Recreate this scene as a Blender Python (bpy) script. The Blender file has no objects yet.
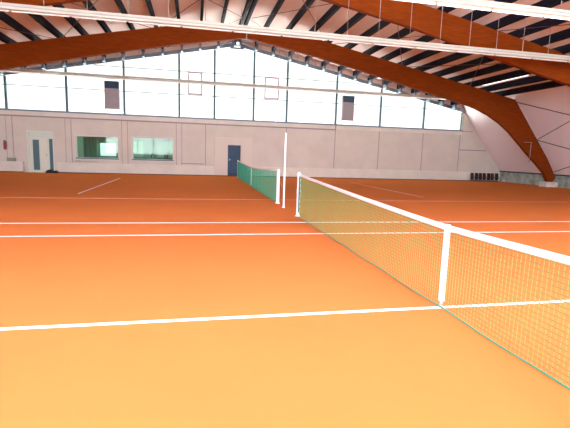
import bpy, bmesh, math, random
from mathutils import Vector, Matrix
random.seed(4)
S = bpy.context.scene
COL = S.collection

# ------------------------------------------------------------------ camera
cam_d = bpy.data.cameras.new('camera'); cam = bpy.data.objects.new('camera', cam_d); COL.objects.link(cam)
yaw, pit, rol = 0.2118, -0.1421, 0.0317
cy, sy, cp, sp = math.cos(yaw), math.sin(yaw), math.cos(pit), math.sin(pit)
fw = Vector((sy*cp, cy*cp, sp)); rt = Vector((cy, -sy, 0)); up = rt.cross(fw)
r2 = rt*math.cos(rol) + up*math.sin(rol); u2 = -rt*math.sin(rol) + up*math.cos(rol)
m = Matrix((r2, u2, -fw)).transposed().to_4x4(); m.translation = Vector((-2.5475, -3.8586, 1.5634))
cam.matrix_world = m
cam_d.sensor_fit = 'HORIZONTAL'; cam_d.sensor_width = 36; cam_d.lens = 36*423.34/570
cam_d.clip_start = .05; cam_d.clip_end = 300
S.camera = cam

# ------------------------------------------------------------------ view + world
S.view_settings.view_transform = 'Standard'; S.view_settings.look = 'None'
S.view_settings.gamma = 1; S.view_settings.use_curve_mapping = False
S.view_settings.exposure = 0.42
W = bpy.data.worlds.new('overcast_sky'); S.world = W; W.use_nodes = True
nt = W.node_tree; bg = nt.nodes['Background']
tc = nt.nodes.new('ShaderNodeTexCoord'); sx = nt.nodes.new('ShaderNodeSeparateXYZ')
mr = nt.nodes.new('ShaderNodeMapRange')      # brighter, sunnier sky on the side behind the camera
nt.links.new(tc.outputs['Generated'], sx.inputs[0]); nt.links.new(sx.outputs['Y'], mr.inputs['Value'])
mr.inputs['From Min'].default_value = -.5; mr.inputs['From Max'].default_value = .5
mr.inputs['To Min'].default_value = 9.0; mr.inputs['To Max'].default_value = 1.4
mg = nt.nodes.new('ShaderNodeMapRange')      # glow added below the horizon to brighten the roof deck
nt.links.new(sx.outputs['Z'], mg.inputs['Value'])
mg.inputs['From Min'].default_value = -.12; mg.inputs['From Max'].default_value = -.02
mg.inputs['To Min'].default_value = 7.5; mg.inputs['To Max'].default_value = 0.0
ad = nt.nodes.new('ShaderNodeMath'); ad.operation = 'ADD'
nt.links.new(mr.outputs[0], ad.inputs[0]); nt.links.new(mg.outputs[0], ad.inputs[1])
nt.links.new(ad.outputs[0], bg.inputs['Strength'])
bg.inputs['Color'].default_value = (1, .985, .96, 1)
TUBE = 2.0; TUBE_NEAR = 370.0; TUBE_UP = 45.0

# ------------------------------------------------------------------ materials
def mat(name, col, rough=.6, metal=0, noise=0, nscale=5, bump=0, bscale=40, spec=.5, emit=None, es=0, wave=None, stretch=None):
    M = bpy.data.materials.new(name); M.use_nodes = True; t = M.node_tree; N = t.nodes; L = t.links
    b = N['Principled BSDF']
    b.inputs['Base Color'].default_value = (*col, 1); b.inputs['Roughness'].default_value = rough
    b.inputs['Metallic'].default_value = metal; b.inputs['Specular IOR Level'].default_value = spec
    c = N.new('ShaderNodeTexCoord'); mp = N.new('ShaderNodeMapping'); L.new(c.outputs['Object'], mp.inputs[0])
    if stretch: mp.inputs['Scale'].default_value = stretch
    if noise:
        n = N.new('ShaderNodeTexNoise'); n.inputs['Scale'].default_value = nscale; n.inputs['Detail'].default_value = 6
        L.new(mp.outputs[0], n.inputs['Vector'])
        r = N.new('ShaderNodeValToRGB'); L.new(n.outputs['Fac'], r.inputs[0])
        r.color_ramp.elements[0].position = .3; r.color_ramp.elements[1].position = .7
        r.color_ramp.elements[0].color = (*[x*(1-noise) for x in col], 1)
        r.color_ramp.elements[1].color = (*[min(1, x*(1+noise)) for x in col], 1)
        L.new(r.outputs[0], b.inputs['Base Color'])
    if bump:
        n = N.new('ShaderNodeTexNoise'); n.inputs['Scale'].default_value = bscale; n.inputs['Detail'].default_value = 4
        L.new(mp.outputs[0], n.inputs['Vector'])
        bp = N.new('ShaderNodeBump'); bp.inputs['Strength'].default_value = bump; bp.inputs['Distance'].default_value = .01
        L.new(n.outputs['Fac'], bp.inputs['Height']); L.new(bp.outputs[0], b.inputs['Normal'])
    if wave:
        ax, sc, amt = wave
        n = N.new('ShaderNodeTexWave'); n.bands_direction = ax; n.inputs['Scale'].default_value = sc
        L.new(mp.outputs[0], n.inputs['Vector'])
        bp = N.new('ShaderNodeBump'); bp.inputs['Strength'].default_value = amt; bp.inputs['Distance'].default_value = .03
        L.new(n.outputs['Fac'], bp.inputs['Height']); L.new(bp.outputs[0], b.inputs['Normal'])
    if emit:
        b.inputs['Emission Color'].default_value = (*emit, 1); b.inputs['Emission Strength'].default_value = es
    return M

def glass(name, tint, refl=.08):
    M = bpy.data.materials.new(name); M.use_nodes = True; t = M.node_tree; N = t.nodes; L = t.links
    N.remove(N['Principled BSDF'])
    tr = N.new('ShaderNodeBsdfTransparent'); tr.inputs[0].default_value = (*tint, 1)
    gl = N.new('ShaderNodeBsdfGlossy'); gl.inputs['Roughness'].default_value = .03
    mx = N.new('ShaderNodeMixShader'); mx.inputs[0].default_value = refl
    L.new(tr.outputs[0], mx.inputs[1]); L.new(gl.outputs[0], mx.inputs[2])
    L.new(mx.outputs[0], N['Material Output'].inputs[0])
    return M

M = dict(
 clay=mat('orange clay carpet', (.61, .180, .042), .95, noise=.03, nscale=1.0, bump=.2, bscale=220, spec=.03),
 worn=mat('worn court line', (.70, .42, .30), .9),
 line=mat('white court line', (.85, .8, .76), .8),
 wall=mat('pinkish plaster', (.65, .605, .515), .9, noise=.05, nscale=1.2),
 wall_lt=mat('pale plinth paint', (.72, .69, .59), .9, noise=.06, nscale=1.5),
 cream=mat('cream paint', (.70, .64, .54), .8),
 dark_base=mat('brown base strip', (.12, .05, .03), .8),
 seam=mat('wall seam', (.33, .28, .27), .9),
 deck=mat('salmon roof boards', (.91, .76, .70), .9, noise=.05, nscale=3, stretch=(6, .25, 6)),
 clad=mat('pale ribbed cladding', (.93, .85, .87), .7, wave=('Y', 1.9, .6)),
 glulam=mat('red brown glulam', (.20, .036, .003), .85, spec=.08, noise=.16, nscale=2.2, stretch=(1, 1, 7)),
 steel=mat('blue grey steel', (.17, .23, .30), .5),
 mull=mat('green grey steel', (.07, .14, .16), .6),
 purlin=mat('near black purlin paint', (.010, .010, .018), .8, noise=.3, nscale=4, spec=.15),
 rod=mat('dark steel rod', (.10, .06, .07), .5, metal=.3),
 grod=mat('light steel rod', (.40, .36, .34), .6, metal=.0),
 white=mat('white enamel', (.55, .57, .53), .45),
 groove=mat('grey channel', (.40, .41, .41), .5),
 tube_on=mat('lit tube', (.9, .9, .9), .3, emit=(1, .97, .9), es=TUBE),
 tube_near=mat('added bright tube', (.9, .9, .9), .3, emit=(.88, .98, 1.55), es=TUBE_NEAR),  # strong bluish tubes of an added row, light the near floor
 tube_up=mat('added uplight tube', (.9, .9, .9), .3, emit=(1, .97, .93), es=TUBE_UP),  # uplights added on the unseen rows to brighten the deck
 tube_off=mat('unlit tube', (.8, .8, .8), .3),
 post=mat('white post paint', (.92, .92, .90), .35),
 band=mat('white headband fabric', (.82, .79, .76), .8),
 cord_y=mat('yellow green cord', (.15, .33, .09), .8),
 cord_o=mat('olive cord', (.09, .13, .04), .8),
 cord_g=mat('green cord', (.02, .30, .17), .8),
 green=mat('dark green rope', (.02, .16, .10), .7),
 concrete=mat('pale concrete', (.62, .60, .55), .9, noise=.15, nscale=4),
 mossy=mat('grey green concrete', (.36, .42, .36), .9, noise=.35, nscale=3),
 bluedoor=mat('blue door paint', (.012, .06, .12), .6, noise=.08, nscale=2),
 navy=mat('dark navy', (.015, .03, .05), .5),
 ventg=mat('grey vent casing', (.30, .26, .27), .6, wave=('Z', 3, .5)),
 ventb=mat('dark blue grille', (.04, .09, .16), .5, wave=('Z', 6, .8)),
 club=mat('pale green clubroom wall', (.25, .46, .38), .9, noise=.1, nscale=2),
 club_d=mat('teal curtain', (.22, .38, .31), .9, wave=('X', 5, .8)),
 club_b=mat('blue pelmet', (.12, .26, .34), .8, noise=.4, nscale=3),
 aluw=mat('pale green white frame', (.66, .73, .60), .5),
 teal=mat('dark teal panel', (.07, .16, .18), .4),
 doorw=mat('white door leaf', (.74, .75, .62), .5),
 black=mat('black rubber', (.01, .01, .012), .6),
 maroon=mat('dark maroon seat', (.05, .012, .016), .5),
 red=mat('extinguisher red', (.35, .02, .05), .35),
 olive=mat('grey green box', (.25, .30, .24), .7),
 pink=mat('pale pink plastic', (.75, .5, .45), .6),
 bottle=mat('dark green bottle glass', (.02, .08, .06), .2),
 glass=glass('clear glazing', (.97, .99, .99), .03),
 glass_g=glass('greenish glazing', (.62, .82, .74), .05),
)

# ------------------------------------------------------------------ helpers
class MB:
    def __init__(s): s.v = []; s.f = []; s.mi = []
    def box(s, x0, x1, y0, y1, z0, z1, mi=0):
        n = len(s.v)
        s.v += [(x0,y0,z0),(x1,y0,z0),(x1,y1,z0),(x0,y1,z0),(x0,y0,z1),(x1,y0,z1),(x1,y1,z1),(x0,y1,z1)]
        for q in ((0,3,2,1),(4,5,6,7),(0,1,5,4),(1,2,6,5),(2,3,7,6),(3,0,4,7)):
            s.f.append([n+i for i in q]); s.mi.append(mi)
        return s
    def prism(s, pts, y0, y1, mi=0, axis='y'):          # outline in x-z, pushed along y
        n = len(s.v); k = len(pts)
        mk = (lambda p, t: (p[0], t, p[1])) if axis == 'y' else ((lambda p, t: (t, p[0], p[1])) if axis == 'x' else (lambda p, t: (p[0], p[1], t)))
        s.v += [mk(p, y0) for p in pts] + [mk(p, y1) for p in pts]
        s.f.append([n+i for i in range(k)]); s.f.append([n+k+i for i in reversed(range(k))]); s.mi += [mi, mi]
        for i in range(k):
            j = (i+1) % k; s.f.append([n+i, n+k+i, n+k+j, n+j]); s.mi.append(mi)
        return s
    def tube(s, a, b, r, seg=8, r2=None, mi=0):
        a, b = Vector(a), Vector(b); r2 = r if r2 is None else r2
        d = (b-a).normalized(); q = Vector((0,0,1)) if abs(d.z) < .9 else Vector((1,0,0))
        u = d.cross(q).normalized(); w = d.cross(u); n = len(s.v)
        for p, rr in ((a, r), (b, r2)):
            for i in range(seg):
                t = 2*math.pi*(i+.5)/seg; s.v.append(tuple(p + u*math.cos(t)*rr + w*math.sin(t)*rr))
        for i in range(seg):
            j = (i+1) % seg; s.f.append([n+i, n+j, n+seg+j, n+seg+i]); s.mi.append(mi)
        s.f.append([n+i for i in reversed(range(seg))]); s.f.append([n+seg+i for i in range(seg)]); s.mi += [mi, mi]
        return s
    def path(s, pts, r, seg=6):
        for a, b in zip(pts, pts[1:]): s.tube(a, b, r, seg)
        return s
    def build(s, name, mats, parent=None, loc=None, bevel=0, smooth=False):
        me = bpy.data.meshes.new(name); me.from_pydata(s.v, [], s.f)
        if not isinstance(mats, (list, tuple)): mats = [mats]
        for x in mats: me.materials.append(x)
        for p, i in zip(me.polygons, s.mi): p.material_index = i; p.use_smooth = smooth
        bm = bmesh.new(); bm.from_mesh(me); bmesh.ops.recalc_face_normals(bm, faces=bm.faces); bm.to_mesh(me); bm.free()
        o = bpy.data.objects.new(name, me); COL.objects.link(o)
        if loc: o.location = loc
        if parent: o.parent = parent
        if bevel:
            b = o.modifiers.new('bevel', 'BEVEL'); b.width = bevel; b.segments = 2; b.limit_method = 'ANGLE'
        return o

def tag(o, label=None, cat=None, group=None, kind=None):
    if label: o['label'] = label
    if cat: o['category'] = cat
    if group: o['group'] = group
    if kind: o['kind'] = kind
    return o
def empty(name, loc=(0,0,0)):
    o = bpy.data.objects.new(name, None); COL.objects.link(o); o.location = loc; o.empty_display_size = .2; return o
def copy_tree(o, parent=None):
    c = o.copy(); COL.objects.link(c)
    if parent: c.parent = parent
    for ch in list(o.children): copy_tree(ch, c)
    return c
def struct(o, label=None): o['kind'] = 'structure'; return tag(o, label)

# ------------------------------------------------------------------ key dimensions
YB, YF = 23.68, -8.3                 # inner faces of the two gable walls
FRAMES = [-3.5, 4.0, 11.45, 18.7]
SILL = 3.57
deck_z = lambda x: 8.61 - .2*abs(x)
wall_x = lambda z: 20.14 - .8*z      # inner face of the leaning side walls
KX, KZ = 15.776, 5.455

# ------------------------------------------------------------------ floor with its painted court lines
b = MB(); b.box(-20.5, 20.5, YF-.3, YB+.0, -.25, 0)
D = 15.61                            # centre of the far court
lw = .055; e = .004
def ln(x0, x1, y0, y1, mi=1): b.box(min(x0,x1), max(x0,x1), min(y0,y1), max(y0,y1), -.001, e, mi)
ln(-11.89, 11.89, D-5.485-.014, D-5.485+.014, 2)
for s_ in (-1, 1): ln(s_*6.4-lw/2, s_*6.4+lw/2, D-4.115, D+4.115, 1 if s_ < 0 else 2)
for c in (0.0,):
    for s_ in (-1, 1):
        for yy in (4.115, 5.485):
            ln(-11.89, 11.89, c+s_*yy-lw/2, c+s_*yy+lw/2)
        ln(s_*6.4-lw/2, s_*6.4+lw/2, c-4.115, c+4.115)
        ln(s_*11.89-.05, s_*11.89+.05, c-5.485, c+5.485)
    ln(-6.4, 6.4, c-lw/2, c+lw/2)
floor = struct(b.build('floor', [M['clay'], M['line'], M['worn']]), 'orange clay coloured hall floor with white court lines')

# ------------------------------------------------------------------ ceiling deck (two slopes)
b = MB()
b.prism([(0, 8.61), (KX, KZ), (KX+.25, KZ+.2), (0, 8.88), (-KX-.25, KZ+.2), (-KX, KZ)], YF-.3, YB+.3)
struct(b.build('ceiling', M['deck']), 'pitched roof deck of salmon coloured boards')

# ------------------------------------------------------------------ leaning side walls on low concrete walls
for s_, nm in ((1, 'right'), (-1, 'left')):
    b = MB()
    b.prism([(s_*KX, KZ), (s_*wall_x(.78), .78), (s_*(wall_x(.78)+.3), .78), (s_*(KX+.35), KZ+.15)], YF-.3, YB)
    w = struct(b.build('wall_'+nm, M['clad']), 'leaning side wall of pale ribbed cladding on a low concrete wall')
    b = MB(); b.box(min(s_*19.6, s_*20.1), max(s_*19.6, s_*20.1), YF-.3, YB, 0, .72)
    b.build('low_wall', M['mossy'], w)
    b = MB(); b.box(min(s_*19.5, s_*19.85), max(s_*19.5, s_*19.85), YF-.3, YB, .72, .80)
    b.build('gutter_rail', M['navy'], w)

# ------------------------------------------------------------------ back gable wall with openings
def wall_holes(b, x0, x1, z0, z1, y0, y1, holes):
    xs = sorted({x0, x1, *[h[0] for h in holes], *[h[1] for h in holes]})
    for a, c in zip(xs, xs[1:]):
        mid = (a+c)/2; z = z0
        for h in sorted([h for h in holes if h[0] < mid < h[1]], key=lambda h: h[2]):
            if h[2] > z: b.box(a, c, y0, y1, z, h[2])
            z = h[3]
        if z < z1: b.box(a, c, y0, y1, z, z1)
D2 = (-12.12, -10.70, 0, 2.42); W1 = (-9.48, -7.08, .90, 2.24); W2 = (-6.30, -3.86, .90, 2.28); D1 = (-.50, .32, .02, 1.98)
b = MB()
wall_holes(b, -16.1, 16.1, 0, SILL, YB, YB+.25, [D2, W1, W2, D1])
for s_ in (1, -1):
    b.prism([(s_*16.1, 0), (s_*20.1, 0), (s_*20.1, .75), (s_*wall_x(.75), .75), (s_*16.1, 5.05)], YB, YB+.25)
wb = struct(b.build('wall_back', M['wall']), 'pinkish gable wall below the big gable windows')

k = 0
def trim(mb, material, label=None, bevel=0, parent=None):
    global k; k += 1
    o = mb.build('trim_%d' % k, material, parent, bevel=bevel); o['kind'] = 'structure'
    if label: o['label'] = label
    return o
trim(MB().box(-10.55, -1.34, YB-.10, YB, 0, .62).box(1.10, 19.5, YB-.10, YB, 0, .66).box(-19.5, -12.32, YB-.22, YB, 0, .62), M['wall_lt'], 'pale low plinth along the foot of the gable wall', .01)
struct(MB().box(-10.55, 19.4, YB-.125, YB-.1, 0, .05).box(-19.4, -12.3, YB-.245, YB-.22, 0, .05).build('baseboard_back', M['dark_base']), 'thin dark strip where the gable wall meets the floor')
trim(MB().box(-16.15, 16.15, YB-.08, YB+.02, SILL-.06, SILL+.02), M['steel'], 'blue grey window sill beam')
trim(MB().box(-16.1, 6.68, YB-.035, YB, SILL-.38, SILL-.30).box(6.60, 6.68, YB-.035, YB, SILL-.38, SILL-.06), M['seam'], 'thin cable duct under the sill')
trim(MB().box(-16.1, 16.1, YB-.02, YB, SILL-.30, SILL-.06), M['wall_lt'], 'pale band under the window sill')
b = MB()
for x in (-13.0, -9.87, -6.72, -3.52): b.box(x-.15, x+.15, YB-.03, YB, .62, SILL-.38)
trim(b, M['wall'], 'shallow wall piers on the left half')
b = MB()
for x in (-13.16, -12.84, -10.03, -9.71, -6.88, -6.56, -3.68, -3.36, 3.30, 6.64, 9.80, 13.10, 16.0, -1.9): b.box(x-.02, x+.02, YB-.012, YB, .62, SILL-.30)
trim(b, M['seam'], 'vertical seams between the wall panels')
trim(MB().box(16.05, 18.2, YB-.05, YB, 2.18, 2.24).box(16.05, 17.0, YB-.03, YB, 3.5, 3.54), M['seam'], 'thin rail on the wall beside the right eave')
# door surround
b = MB(); wall_holes(b, -1.34, 1.08, 0, 2.45, YB-.10, YB, [(-.50, .32, .0, 1.98)])
trim(b, M['cream'], 'pale surround panel around the blue door', .01)
# window lining
for h in (W1, W2):
    b = MB()
    b.box(h[0]-.06, h[1]+.06, YB-.035, YB, h[2]-.06, h[2]).box(h[0]-.06, h[1]+.06, YB-.035, YB, h[3], h[3]+.05)
    b.box(h[0]-.06, h[0], YB-.035, YB, h[2], h[3]).box(h[1], h[1]+.06, YB-.035, YB, h[2], h[3])
    trim(b, M['wall_lt'])

# blue door
d = struct(MB().box(-.50, .32, YB+.02, YB+.07, .02, 1.98).build('door_1', M['bluedoor'], bevel=.004), 'blue metal door in a pale surround')
MB().box(-.47, .29, YB+.005, YB+.02, .03, .20).build('kick_plate', M['navy'], d)
MB().box(-.41, -.375, YB-.03, YB+.02, .98, 1.12).box(-.42, -.28, YB-.045, YB-.03, 1.05, 1.075).build('door_handle', M['groove'], d)

# glazed entrance on the left
x0, x1 = D2[0], D2[1]
d = struct(MB().box(x0, x0+.10, YB, YB+.2, 0, 2.42).box(x1-.05, x1, YB, YB+.2, 0, 2.42).box(x0+.1, x1-.05, YB, YB+.2, 2.34, 2.42)
   .box(x0+.1, x1-.05, YB+.02, YB+.2, 1.98, 2.06).box(x0+.1, x1-.05, YB, YB+.2, 0, .06).build('door_2', M['aluw'], bevel=.004), 'pale framed glazed entrance with fanlight')
MB().box(x0+.1, x1-.05, YB+.10, YB+.12, 2.06, 2.34).build('fanlight', mat('frosted fanlight', (.62, .72, .62), .3), d)
l = MB().box(x0+.10, x0+.28, YB+.06, YB+.12, .06, 1.98).box(x0+.62, x0+.70, YB+.06, YB+.12, .06, 1.98).box(x0+.28, x0+.62, YB+.06, YB+.12, .06, .14).box(x0+.28, x0+.62, YB+.06, YB+.12, 1.9, 1.98).build('door_leaf', M['aluw'], d)
MB().box(x0+.28, x0+.62, YB+.08, YB+.10, .14, 1.9).build('pane', M['teal'], l)
l = MB().box(x0+.70, x0+1.08, YB+.07, YB+.12, .06, 1.98).build('door_leaf', M['doorw'], d, bevel=.004)
MB().box(x0+.76, x0+1.02, YB+.055, YB+.07, .2, .9).box(x0+.76, x0+1.02, YB+.055, YB+.07, 1.05, 1.85).build('panel', M['doorw'], l, bevel=.008)
MB().box(x0+1.00, x0+1.03, YB+.02, YB+.055, .95, 1.1).build('door_handle', M['groove'], l)
MB().box(x0+1.16, x1-.05, YB+.08, YB+.10, .06, 1.98).build('side_pane', M['teal'], d)
MB().box(x0+1.08, x0+1.16, YB+.04, YB+.12, .06, 1.98).build('door_post', M['aluw'], d)

# clubroom behind the inside windows
y2, y3 = YB+.25, YB+3.6
b = MB()
wall_holes(b, -10.5, -3.3, 0, 2.8, y3, y3+.15, [(-8.87, -7.86, 1.02, 1.87)])
b.box(-10.65, -10.5, y2, y3+.15, 0, 2.8).box(-3.3, -3.15, y2, y3+.15, 0, 2.8).box(-10.65, -3.15, y2, y3+.15, 2.8, 2.95).box(-10.65, -3.15, y2, y3+.15, -.15, 0)
struct(b.build('wall_clubroom', M['club']), 'pale green clubroom seen through the inside windows')
for h, n in ((W1, 1), (W2, 2)):
    w = struct(MB().box(h[0], h[1], YB+.05, YB+.2, h[2], h[2]+.05).box(h[0], h[1], YB+.08, YB+.16, h[3]-.05, h[3])
       .box(h[0], h[0]+.05, YB+.08, YB+.16, h[2], h[3]).box(h[1]-.05, h[1], YB+.08, YB+.16, h[2], h[3]).build('window_%d' % n, M['aluw']), ('inside clubroom window with a bright window behind it' if n == 1 else 'inside clubroom window with bottles on its ledge'))
    MB().box(h[0]+.05, h[1]-.05, YB+.115, YB+.125, h[2]+.05, h[3]-.05).build('pane', M['glass_g'], w)
    MB().box(h[0]-.02, h[1]+.02, YB-.12, YB+.05, h[2]-.03, h[2]+.03).build('window_sill', M['teal'], w)
    if n == 1: MB().box(h[0]+.05, h[0]+.38, YB+.14, YB+.16, h[2]+.05, h[3]-.05).build('blind', M['aluw'], w)
r = empty('fill_lamp', (-6.6, YB+1.9, 2.74)); tag(r, 'unseen fill lamp added to brighten the clubroom behind the inside windows', 'lamp')  # added fill light, out of view, lifts the clubroom interior
MB().tube((0,0,.0), (0,0,.06), .25, 20).build('lamp_base', M['white'], r)
MB().tube((0,0,-.05), (0,0,.0), .22, 20).build('diffuser', mat('clubroom fill glow', (.9,.9,.9), .4, emit=(.95,1,.95), es=30), r)
# curtain, pelmet and counter inside the clubroom
b = MB(); n_ = 30; pts = [(-10.2+i*1.25/n_, y3-.12+.05*math.sin(i*1.3)) for i in range(n_+1)]
b.prism([(p[0], p[1]) for p in pts] + [(p[0], p[1]+.02) for p in reversed(pts)], .3, 2.5, axis='z')
tag(b.build('curtain', M['club_d']), 'dark teal curtain behind the left inside window', 'curtain')
tag(MB().box(-9.6, -3.4, y3-.35, y3-.20, 2.2, 2.6).build('pelmet', M['club_b']), 'blue grey pelmet along the clubroom back wall', 'pelmet')
tag(MB().box(-6.4, -3.5, YB+.55, YB+1.05, .001, .98).box(-6.45, -3.45, YB+.5, YB+1.1, .98, 1.02).build('counter', M['club_b']), 'clubroom counter behind the right inside window', 'counter')
for i, x in enumerate((-5.25, -5.05, -4.42, -4.28)):
    o = MB().tube((0,0,0),(0,0,.17),.04,10).tube((0,0,.17),(0,0,.22),.04,10,.014).tube((0,0,.22),(0,0,.29),.014,10).build('bottle', M['bottle'], loc=(x, YB+.72, 1.021))
    tag(o, ['leftmost dark bottle on the clubroom counter', 'second dark bottle from the left on the clubroom counter', 'third dark bottle from the left on the clubroom counter', 'rightmost dark bottle on the clubroom counter'][i], 'bottle', 'bottles on the clubroom counter')
for i, x in enumerate((-6.75, -5.15)):
    tag(MB().box(x, x+(.7, 1.1)[i], y3-.05, y3-.01, 1.0, 2.05).build('notice_board', mat('pale green board', (.5, .72, .6), .8)), ['pale green board behind the right inside window, left one', 'pale green board behind the right inside window, right one'][i], 'board')

# ------------------------------------------------------------------ gable windows (back) : one per bay
MX = [-16.1, -13.1, -9.9, -6.71, -3.50, -1.36, 1.11, 3.28, 6.64, 9.82, 13.08, 16.05]
beam_z = lambda x: 8.02 - .2*abs(x)
T1, T2 = 4.95, 6.34
wn = 2
for i in range(len(MX)-1):
    a, c = MX[i], MX[i+1]; wn += 1
    b = MB(); hw = .06
    pk = [(a, beam_z(a)), (c, beam_z(c))]
    if a < 0 < c: pk = [(a, beam_z(a)), (0, beam_z(0)), (c, beam_z(c))]
    for x, s_ in ((a, 1), (c, -1)):
        q = x + s_*hw
        b.prism([(x, SILL), (q, SILL), (q, beam_z(q)), (x, beam_z(x))], YB+.02, YB+.14)
    zt = max(beam_z(a), beam_z(c))
    for T in (T1, T2):
        xa, xc = a+hw, c-hw
        lim = (8.02 - T)/.2
        xa, xc = max(xa, -lim), min(xc, lim)
        if xc > xa: b.box(xa, xc, YB+.06, YB+.10, T-.02, T+.02)
    b.box(a+hw, c-hw, YB+.04, YB+.12, SILL, SILL+.04)
    w = struct(b.build('window_%d' % wn, M['mull']), 'tall gable window bay under the back roof beam')
    p = [(a+.02, SILL+.01)] + [(c-.02, SILL+.01)] + [(x, z-.01) for x, z in reversed(pk)]
    MB().prism(p, YB+.075, YB+.085).build('pane', M['glass'], w)
    if wn in (7, 9):
        xa, xc = (-2.97, -2.10) if wn == 7 else (1.78, 2.72)
        f = .08; z0, z1 = T1+.03, T2-.01
        MB().box(xa, xc, YB+.0, YB+.06, z0, z0+f).box(xa, xc, YB+.0, YB+.06, z1-f, z1).box(xa, xa+f, YB+.0, YB+.06, z0+f, z1-f).box(xc-f, xc, YB+.0, YB+.06, z0+f, z1-f).build('opening_sash', mat('mauve grey sash', (.42, .34, .36), .6), w)

# gable beam
gb = trim(MB().prism([(-16.2, beam_z(16.2)), (0, 8.02), (16.2, beam_z(16.2)), (16.2, beam_z(16.2)+.22), (0, 8.24), (-16.2, beam_z(16.2)+.22)], YB-.12, YB+.18), M['steel'], 'blue grey sloping steel beam above the gable windows')
trim(MB().prism([(-16.3, 5.0), (0, 8.24), (16.3, 5.0), (16.3, 5.35), (0, 8.61), (-16.3, 5.35)], YB+.02, YB+.14), M['deck'], 'boards between the gable beam and the roof deck')
# ------------------------------------------------------------------ front gable wall behind the camera
b = MB()
FH = [(-14, 14, .9, 4.9)]  # opening made up to throw daylight on the near floor
wall_holes(b, -16.1, 16.1, 0, 5.05, YF-.25, YF, FH)
b.prism([(-16.1, 5.05), (16.1, 5.05), (0, 8.78)], YF-.25, YF)
for s_ in (1, -1):
    b.prism([(s_*16.1, 0), (s_*20.1, 0), (s_*20.1, .75), (s_*wall_x(.75), .75), (s_*16.1, 5.05)], YF-.25, YF)
struct(b.build('wall_front', M['wall']), 'gable wall behind the camera with an added window band')
wn += 1
b = MB()
for x in range(-14, 15, 2): b.box(x-.04, x+.04, YF-.15, YF-.05, .9, 4.9)
w = struct(b.build('window_%d' % wn, M['mull']), 'unseen window band added in the front gable wall to let in light')
MB().box(-14, 14, YF-.11, YF-.10, .9, 4.9).build('pane', M['glass'], w)

# ------------------------------------------------------------------ glulam portal frames
bot = [(0,7.30),(2.9,6.80),(5.75,6.24),(8.78,5.55),(11.34,4.98),(12.6,4.72),(13.5,4.48),(14.4,4.13),(15.2,3.70),(15.9,3.20),(16.6,2.60),(17.3,1.98),(18.0,1.40),(18.60,.86),(19.06,.40)]
topp = [(19.44,.40),(19.64,.62),(16.02,5.14)]
out = bot + topp + [(0,8.36)] + [(-x, z) for x, z in reversed(topp)] + [(-x, z) for x, z in reversed(bot[1:])]
flab = ['glulam portal frame behind the camera', 'glulam portal frame just ahead of the camera overhead', 'orange brown glulam portal frame nearer the camera, crossing the upper corners', 'red brown glulam portal frame in front of the gable windows']
def frame_mesh(y):
    b = MB(); n = len(bot)
    # ladder of quads between bottom and top edge, so the concave outline stays clean
    half = []
    for i, (x, z) in enumerate(bot):
        if i < 11:
            xx = (0, 2.80, 5.2, 7.6, 9.6, 11.2, 12.4, 13.5, 14.5, 15.4, 16.02)[i]; half.append(((x, z), (xx, min(7.74, 8.28-.196*xx))))
        else:
            q = (i-10)/4; half.append(((x, z), (16.02+(19.64-16.02)*q, 5.14+(.62-5.14)*q)))
    half[-1] = ((18.92, .36), (19.50, .58))
    for s_ in (1, -1):
        for (p0, q0), (p1, q1) in zip(half, half[1:]):
            b.prism([(s_*p0[0], p0[1]), (s_*p1[0], p1[1]), (s_*q1[0], q1[1]), (s_*q0[0], q0[1])], -.11, .11)
        b.prism([(s_*18.92, .36), (s_*19.22, .24), (s_*19.50, .58)], -.11, .11)
    o = b.build('portal_frame', M['glulam'])
    bm = bmesh.new(); bm.from_mesh(o.data)
    bmesh.ops.remove_doubles(bm, verts=bm.verts, dist=1e-4)
    # drop the inner walls between neighbouring quads
    seen = {}
    for f in bm.faces: seen.setdefault(frozenset(v.index for v in f.verts), []).append(f)
    kill = [f for fs in seen.values() if len(fs) > 1 for f in fs]
    bmesh.ops.delete(bm, geom=kill, context='FACES_ONLY')
    bmesh.ops.recalc_face_normals(bm, faces=bm.faces); bm.to_mesh(o.data); bm.free()
    return o
f0 = frame_mesh(0)
fr = []
for i, y in enumerate(FRAMES):
    o = f0 if i == 0 else f0.copy()
    if i: COL.objects.link(o)
    o.location = (0, y, 0); tag(o, flab[i], 'roof frame', 'glulam portal frames'); fr.append(o)
for i, o in enumerate(fr):
    for s_ in (1, -1):
        MB().box(min(s_*18.70, s_*19.55), max(s_*18.70, s_*19.55), -.3, .3, 0, .32).build('concrete_foot', M['concrete'], o, bevel=.02)
    MB().tube((0, -.14, 7.22), (0, -.14, 7.7), .03, 6).build('ridge_rod', M['grod'], o)
o = fr[3]
MB().box(17.42, 17.45, -.13, -.11, 1.5, 2.7).box(16.9, 17.45, -.13, -.11, 2.68, 2.70).build('conduit', M['ventg'], o)

# ------------------------------------------------------------------ purlins
PX = [1.16, 2.24, 3.32, 4.43, 5.54, 6.66, 7.72, 8.78, 9.85, 10.93, 12.0, 13.09, 14.1, 15.1]
num = ['first','second','third','fourth','fifth','sixth','seventh','eighth','ninth','tenth','eleventh','twelfth','thirteenth','fourteenth']
for s_, side in ((-1, 'left'), (1, 'right')):
    for i, x in enumerate([.13] + PX):
        zt = deck_z(x) + .0; zb = 8.37 - .2*x
        b = MB(); hw = .06
        b.prism([(s_*(x-hw), 8.31-.2*(x-hw)), (s_*(x+hw), 8.31-.2*(x+hw)), (s_*(x+hw), deck_z(x+hw)-.003), (s_*(x-hw), deck_z(x-hw)-.003)], YF, YB+.015)
        lab = ('dark ridge purlin just %s of the roof ridge' % side) if i == 0 else ('dark roof purlin, %s one down the %s slope from the ridge pair' % (num[i-1], side))
        tag(b.build('roof_purlin', M['purlin']), lab, 'purlin', 'dark purlins along the roof')
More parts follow.
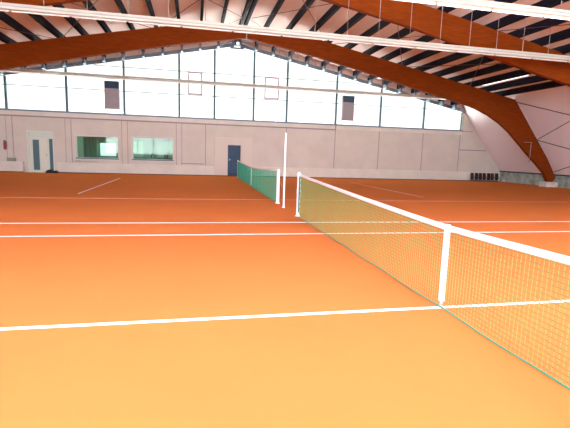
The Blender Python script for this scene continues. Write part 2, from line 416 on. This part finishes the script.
# dark ridge plate over the frames
# ------------------------------------------------------------------ cross bracing
def zr(x): return 8.30 - .2*abs(x)
n = 0
bayn = [(4.0, 11.45, 'in the nearer roof bay'), (11.45, 18.7, 'between the two visible frames'), (18.7, YB, 'just before the gable')]
for y0, y1, yn in bayn:
    for s_, side in ((-1, 'left'), (1, 'right')):
        for (xa, xb, pn) in ((.25, 4.2, 'beside the ridge'), (4.65, 8.6, 'half way down'), (8.95, 12.9, 'near the eave')):
            if y0 == 4.0 and (s_ < 0 or xa < 8): continue
            ye = y1-.13 if y1 < YB else y1-.75
            r = empty('cross_brace', (s_*(xa+xb)/2, (y0+y1)/2, zr((xa+xb)/2)))
            tag(r, 'crossed brace rods %s, %s slope, %s' % (yn, side, pn), 'brace', 'crossed brace rods under the roof')
            L0 = r.location
            for p, q in (((s_*xa, y0+.13, zr(xa)), (s_*xb, ye, zr(xb))), ((s_*xb, y0+.13, zr(xb)), (s_*xa, ye, zr(xa)))):
                MB().tube(tuple(Vector(p)-L0), tuple(Vector(q)-L0), .014, 6).build('brace_rod', M['rod'], r)
for y0, y1, yn in ((11.45, 18.7, 'between the two frames'), (4.0, 11.45, 'nearer the camera')):
    for za, zb, zn in ((.95, 2.85, 'lower'), (2.85, 5.0, 'upper')):
        r = empty('wall_brace', (wall_x(za)-.08, (y0+y1)/2, za)); L0 = r.location
        tag(r, '%s crossed brace rods on the right leaning wall %s' % (zn, yn), 'brace', 'crossed brace rods on the right wall')
        for p, q in (((wall_x(za)-.08, y0+.13, za), (wall_x(zb)-.08, y1-.13, zb)), ((wall_x(zb)-.08, y0+.13, zb), (wall_x(za)-.08, y1-.13, za))):
            MB().tube(tuple(Vector(p)-L0), tuple(Vector(q)-L0), .022, 6).build('brace_rod', M['rod'], r)

for x in [.13] + PX:
    for s_ in (1, -1):
        MB().box(s_*x-.06, s_*x+.06, YB-.55, YB-.12, beam_z(x)+.02, 8.31-.2*x-.015).build('purlin_bracket', M['steel'], gb)
# ridge struts and small lamp at the gable peak
r = empty('ridge_bracket', (-.03, YB-.3, 8.0)); tag(r, 'blue grey steel bracket with two slanting struts under the gable peak', 'bracket')
MB().tube((-.15, 0, .33), (-1.25, 0, -.13), .035, 6).build('strut', M['steel'], r)
MB().tube((.15, 0, .33), (1.2, 0, -.13), .035, 6).build('strut', M['steel'], r)
MB().box(-.42, .42, -.05, .1, -.20, -.10).build('plate', M['steel'], r)
for s_ in (-1, 1): MB().box(s_*.25-.05, s_*.25+.05, -.05, .05, -.1, .3).build('hanger', M['steel'], r)
r = tag(MB().box(-.14, .14, -.08, .06, -.02, .24).build('ridge_lamp', M['steel'], loc=(-.03, YB-.42, 8.0)), 'small lit lamp under the gable peak', 'lamp')
MB().box(-.09, .09, -.1, -.08, .02, .16).build('lamp_lens', mat('lit lens', (.9, .9, .9), .3, emit=(1, 1, 1), es=3), r)

# ------------------------------------------------------------------ long hanging light rows
def light_row(y, z, on, up, label, x0=-13.6, x1=13.6):
    r = empty('light_row', (0, y, z)); tag(r, label, 'light fitting', 'long white light rows')
    MB().box(x0, x1, -.13, .13, 0, .06).build('reflector_tray', M['white'], r, bevel=.01)
    MB().box(x0, x1, -.04, .04, .06, .11).build('web', M['groove'], r)
    MB().box(x0, x1, -.06, .06, .11, .165).build('carrier_rail', M['white'], r)
    b = MB(); x = x0+.05
    while x < x1-1.5:
        b.tube((x, 0, -.03), (x+1.45, 0, -.03), .019, 8); x += 1.52
    b.build('tube', M[on], r)
    if up:
        b = MB(); b.v = []; x = x0+.05
        while x < x1-1.5:
            b.tube((x, 0, .19), (x+1.45, 0, .19), .019, 8); x += 1.52
        b.build('added_uplight', M['tube_up'], r)  # added only to brighten the roof deck from below
    for s_ in (-1, 1):
        for px in PX[:11]:
            if px > x1: continue
            MB().tube((s_*px, 0, .165), (s_*px, 0, 8.31-.2*px-z), .009, 6).build('suspension_rod', M['grod'], r)
    return r
light_row(9.75, 5.22, 'tube_off', False, 'long white light row crossing the whole view in front of the nearer frame')
light_row(6.0, 5.27, 'tube_on', False, 'widest white light row at the top right corner, nearest the camera')
light_row(21.3, 5.30, 'tube_off', False, 'long unlit light row in front of the gable windows')
light_row(1.6, 5.20, 'tube_on', True, 'unseen light row added overhead just ahead of the camera')  # out of view, added to light the floor and deck
light_row(-2.0, 5.20, 'tube_near', True, 'unseen light row added overhead behind the camera')  # out of view, added as the main light on the near floor
# short lamp between purlins, and a glowing strip standing for light let through
for (x, y0, y1, lab) in ((13.6, 15.0, 18.4, 'short lit lamp between purlins on the right slope before the red brown frame'), (9.3, 21.9, 23.2, 'short glowing strip for light let through beside the gable beam, right slope')):
    z = deck_z(x)
    r = empty('light_strip', (x, (y0+y1)/2, z-.03)); h = (y1-y0)/2
    tag(r, lab, 'lamp')
    MB().box(-.06, .06, -h, h, -.04, .0).build('strip_housing', M['white'], r)
    MB().box(-.075, .075, -h+.03, h-.03, -.10, -.04).build('diffuser', mat('lit diffuser', (.9, .9, .9), .4, emit=(1, .97, .93), es=1.2), r, bevel=.01)

# ------------------------------------------------------------------ tennis nets
def make_net(yc, cord, cord2, hp, hc, label, thick):
    r = empty('tennis_net', (0, yc, 0)); tag(r, label, 'net', 'tennis nets')
    Lh = 6.34
    top = lambda y: hc + (hp-hc)*(abs(y)/6.4)**1.25
    # cords
    b = MB(); h = thick/2
    ys = []; y = -Lh
    while y <= Lh+.001: ys.append(y); y += .045
    for y in ys:
        n = len(b.v); t = top(y)-.03
        jx = .004*math.sin(y*7)
        b.v += [(jx-h, y-h, .015), (jx+h, y-h, .015), (jx+h, y+h, .015), (jx-h, y+h, .015), (-h, y-h, t), (h, y-h, t), (h, y+h, t), (-h, y+h, t)]
        for q in ((0,1,5,4),(1,2,6,5),(2,3,7,6),(3,0,4,7)): b.f.append([n+i for i in q]); b.mi.append(0)
    rows = 20; segs = 40
    for k_ in range(rows):
        fz = (k_+.5)/rows
        prev = None
        for i in range(segs+1):
            y = -Lh + 2*Lh*i/segs
            z = .02 + (top(y)-.05-.02)*fz
            n = len(b.v); b.v += [(-h, y, z-h), (h, y, z-h), (h, y, z+h), (-h, y, z+h)]
            if prev is not None:
                for q in range(4):
                    w = (q+1) % 4; b.f.append([prev+q, prev+w, n+w, n+q]); b.mi.append(1)
            prev = n
    b.build('net_mesh', [cord, cord2], r)
    # headband
    b = MB(); prev = None
    for i in range(segs+1):
        y = -Lh + 2*Lh*i/segs; t = top(y)
        n = len(b.v); b.v += [(-.010, y, t-.055), (.010, y, t-.055), (.014, y, t-.03), (.008, y, t), (-.008, y, t), (-.014, y, t-.03)]
        if prev is not None:
            for q in range(6):
                w = (q+1) % 6; b.f.append([prev+q, prev+w, n+w, n+q]); b.mi.append(0)
        else: b.f.append([n+q for q in range(6)]); b.mi.append(0)
        prev = n
    b.f.append([prev+q for q in range(6)]); b.mi.append(0)
    b.build('headband', M['band'], r)
    # bottom cord
    b = MB(); prev = None
    pts = [(-.02+.012*math.sin(i*.9), -Lh+2*Lh*i/60, .012) for i in range(61)]
    b.path(pts, .008, 6).build('bottom_cord', M['cord_g'], r)
    # centre strap
    s = MB().box(-.020, .020, -.028, .028, .07, hc+.006).build('center_strap', M['band'], r)
    MB().box(-.012, .012, -.012, .012, 0, .06).build('strap_anchor', M['groove'], s)
    # lacing at both ends
    for s_ in (-1, 1):
        b = MB(); n_ = 14
        b.path([(-.02 if i % 2 else .02, s_*(Lh+(.02 if i % 2 else -.03)), .06+(hp-.14)*i/n_) for i in range(n_+1)], .006, 5)
        b.build('lacing_cord', M['green'], r)
    return r
make_net(0.0, M['cord_y'], M['cord_o'], 1.07, .885, 'long tennis net with yellow green cords crossing the right foreground', .0036)
make_net(D, M['cord_g'], M['cord_g'], 1.05, .90, 'green tennis net on the far court in front of the blue door', .0046)

def make_post(label, y, hh=1.11, r_=.045, side=1):
    p = empty('net_post', (0, y, 0)); tag(p, label, 'net post', 'white net posts')
    b = MB(); b.tube((0,0,0), (0,0,hh-.03), r_, 20).tube((0,0,hh-.03), (0,0,hh), r_, 20, r_*.6)
    b.build('post_tube', M['post'], p)
    MB().tube((0,0,0), (0,0,.02), r_*1.5, 20).build('ground_sleeve', M['post'], p)
    MB().box(-.014, .014, min(-side*(r_+.02), -side*(r_-.006)), max(-side*(r_+.02), -side*(r_-.006)), .10, hh-.10).build('lacing_bar', M['green'], p)
    w = MB().box(-.03, .03, side*(r_-.01), side*(r_+.05), .55, .68) if side > 0 else MB().box(-.03, .03, -(r_+.05), -(r_-.01), .55, .68)
    w = w.build('winder', M['post'], p)
    MB().tube((.03, side*(r_+.03), .62), (.10, side*(r_+.03), .62), .006, 6).tube((.10, side*(r_+.03), .62), (.10, side*(r_+.03), .52), .006, 6).build('crank', M['groove'], w)
    return p
make_post('white post at the far end of the near tennis net', 6.445)
make_post('thick white post at the near end of the far green net', D-6.45, 1.07, .05, -1)
make_post('slim white post of the far green net beside the blue door', D+6.42, 1.07, .035)

# tall pole between the nets
p = empty('court_pole', (-.02, 8.13, 0)); tag(p, 'tall thin white pole standing on the floor between the two nets', 'pole')
MB().tube((0,0,0), (0,0,2.12), .026, 16).build('pole_tube', M['post'], p)
MB().tube((0,0,2.12), (0,0,2.14), .03, 16).build('pole_cap', M['post'], p)
MB().tube((0,0,0), (0,0,.015), .05, 16).build('pole_socket', M['post'], p)

# ------------------------------------------------------------------ vents in the gable windows
def vent(x, lab):
    r = empty('ventilation_unit', (x, YB-.10, 3.86)); tag(r, lab, 'ventilation unit', 'grey ventilation units in the gable windows')
    MB().box(-.39, .39, -.14, .08, 0, 1.18).build('casing', M['ventg'], r, bevel=.01)
    MB().box(-.39, .39, -.14, .08, 1.18, 1.60).build('grille', M['ventb'], r, bevel=.01)
    MB().box(-.43, -.39, -.02, .02, -.27, 1.58).box(.39, .43, -.02, .02, -.27, 1.58).build('side_rail', M['white'], r)
    return r
vent(-7.36, 'grey ventilation unit with dark blue grille in the left gable window')
vent(7.40, 'grey ventilation unit with dark blue grille in the right gable window')

# ------------------------------------------------------------------ small things by the back wall
r = empty('fire_extinguisher', (-13.25, YB-.08, 1.28)); tag(r, 'dark red fire extinguisher hanging on the wall at the far left', 'fire extinguisher')
MB().tube((0,0,0), (0,0,.40), .075, 14).tube((0,0,.40), (0,0,.47), .075, 14, .03).build('cylinder_body', M['red'], r)
MB().box(-.06, .06, -.03, .03, .47, .52).build('valve_handle', M['black'], r)
MB().path([(.05,0,.49), (.11,-.02,.40), (.11,-.02,.10)], .012, 6).build('hose', M['black'], r)
r = empty('small_box', (-12.93, YB-.12, .62)); tag(r, 'small grey green box on the plinth below the fire extinguisher', 'box')
MB().box(-.22, .22, -.09, .09, 0, .17).build('box_body', M['olive'], r, bevel=.02)
MB().box(-.23, .23, -.1, .1, .17, .20).build('lid', M['olive'], r)
r = empty('rubbish_sack', (-10.72, YB-.45, 0)); tag(r, 'small black sack on the floor at the glazed entrance', 'sack')
b = MB(); b.prism([(-.30,0),(.34,0),(.36,.07),(.22,.16),(.05,.13),(-.06,.22),(-.22,.17),(-.32,.06)], -.16, .16)
o = b.build('sack_body', M['black'], r, bevel=.05)
r = empty('wall_pipe', (-3.0, YB-.06, .74)); tag(r, 'thin brown pipe on the wall right of the inside windows', 'pipe')
MB().tube((-.4,0,0), (1.0,0,0), .018, 8).build('pipe_run', mat('brown pipe', (.25,.14,.1), .6), r)
r = empty('wall_shelf', (-9.4, YB-.08, .70)); tag(r, 'narrow dark bracket under the left inside window', 'bracket')
MB().box(-.15, .15, -.05, .05, 0, .05).box(-.15, 1.1, -.01, .02, 0, .02).build('bracket_bar', M['seam'], r)

# low dark chairs in the right corner
def make_chair():
    r = empty('low_chair', (0,0,0))
    MB().box(-.12, .12, -.14, .12, .27, .31).build('seat', M['maroon'], r, bevel=.01)
    MB().prism([(.09,.10),(.13,.10),(.19,.60),(.15,.60)], -.115, .115, axis='x').build('backrest', M['maroon'], r)
    for sx_ in (-1, 1):
        MB().tube((sx_*.115, -.12, 0), (sx_*.115, -.10, .27), .012, 6).build('leg', M['black'], r)
        MB().path([(sx_*.115, .14, 0), (sx_*.115, .10, .30), (sx_*.115, .17, .60)], .012, 6).build('leg', M['black'], r)
    return r
c0 = make_chair()
cn = ['leftmost of the seven low dark chairs by the right end of the gable wall', 'second from the left of the seven low dark chairs', 'third from the left of the seven low dark chairs', 'middle one of the seven low dark chairs by the gable wall', 'third from the right of the seven low dark chairs', 'second from the right of the seven low dark chairs', 'rightmost of the seven low dark chairs, beside the pink bag']
for i in range(7):
    o = c0 if i == 0 else copy_tree(c0)
    o.location = (17.12+.335*i, YB-.36, 0); o.rotation_euler.z = (.1, -.12, .05, .14, -.1, .12, -.08)[i]
    tag(o, cn[i], 'chair', 'low dark chairs in the right corner')
tag(MB().prism([(-.14,0),(.15,0),(.17,.08),(.08,.17),(-.06,.15),(-.15,.07)], -.1, .1).build('pink_bag', M['pink'], loc=(19.36, YB-.72, 0), bevel=.02), 'small pale pink bag on the floor right of the low chairs', 'bag')
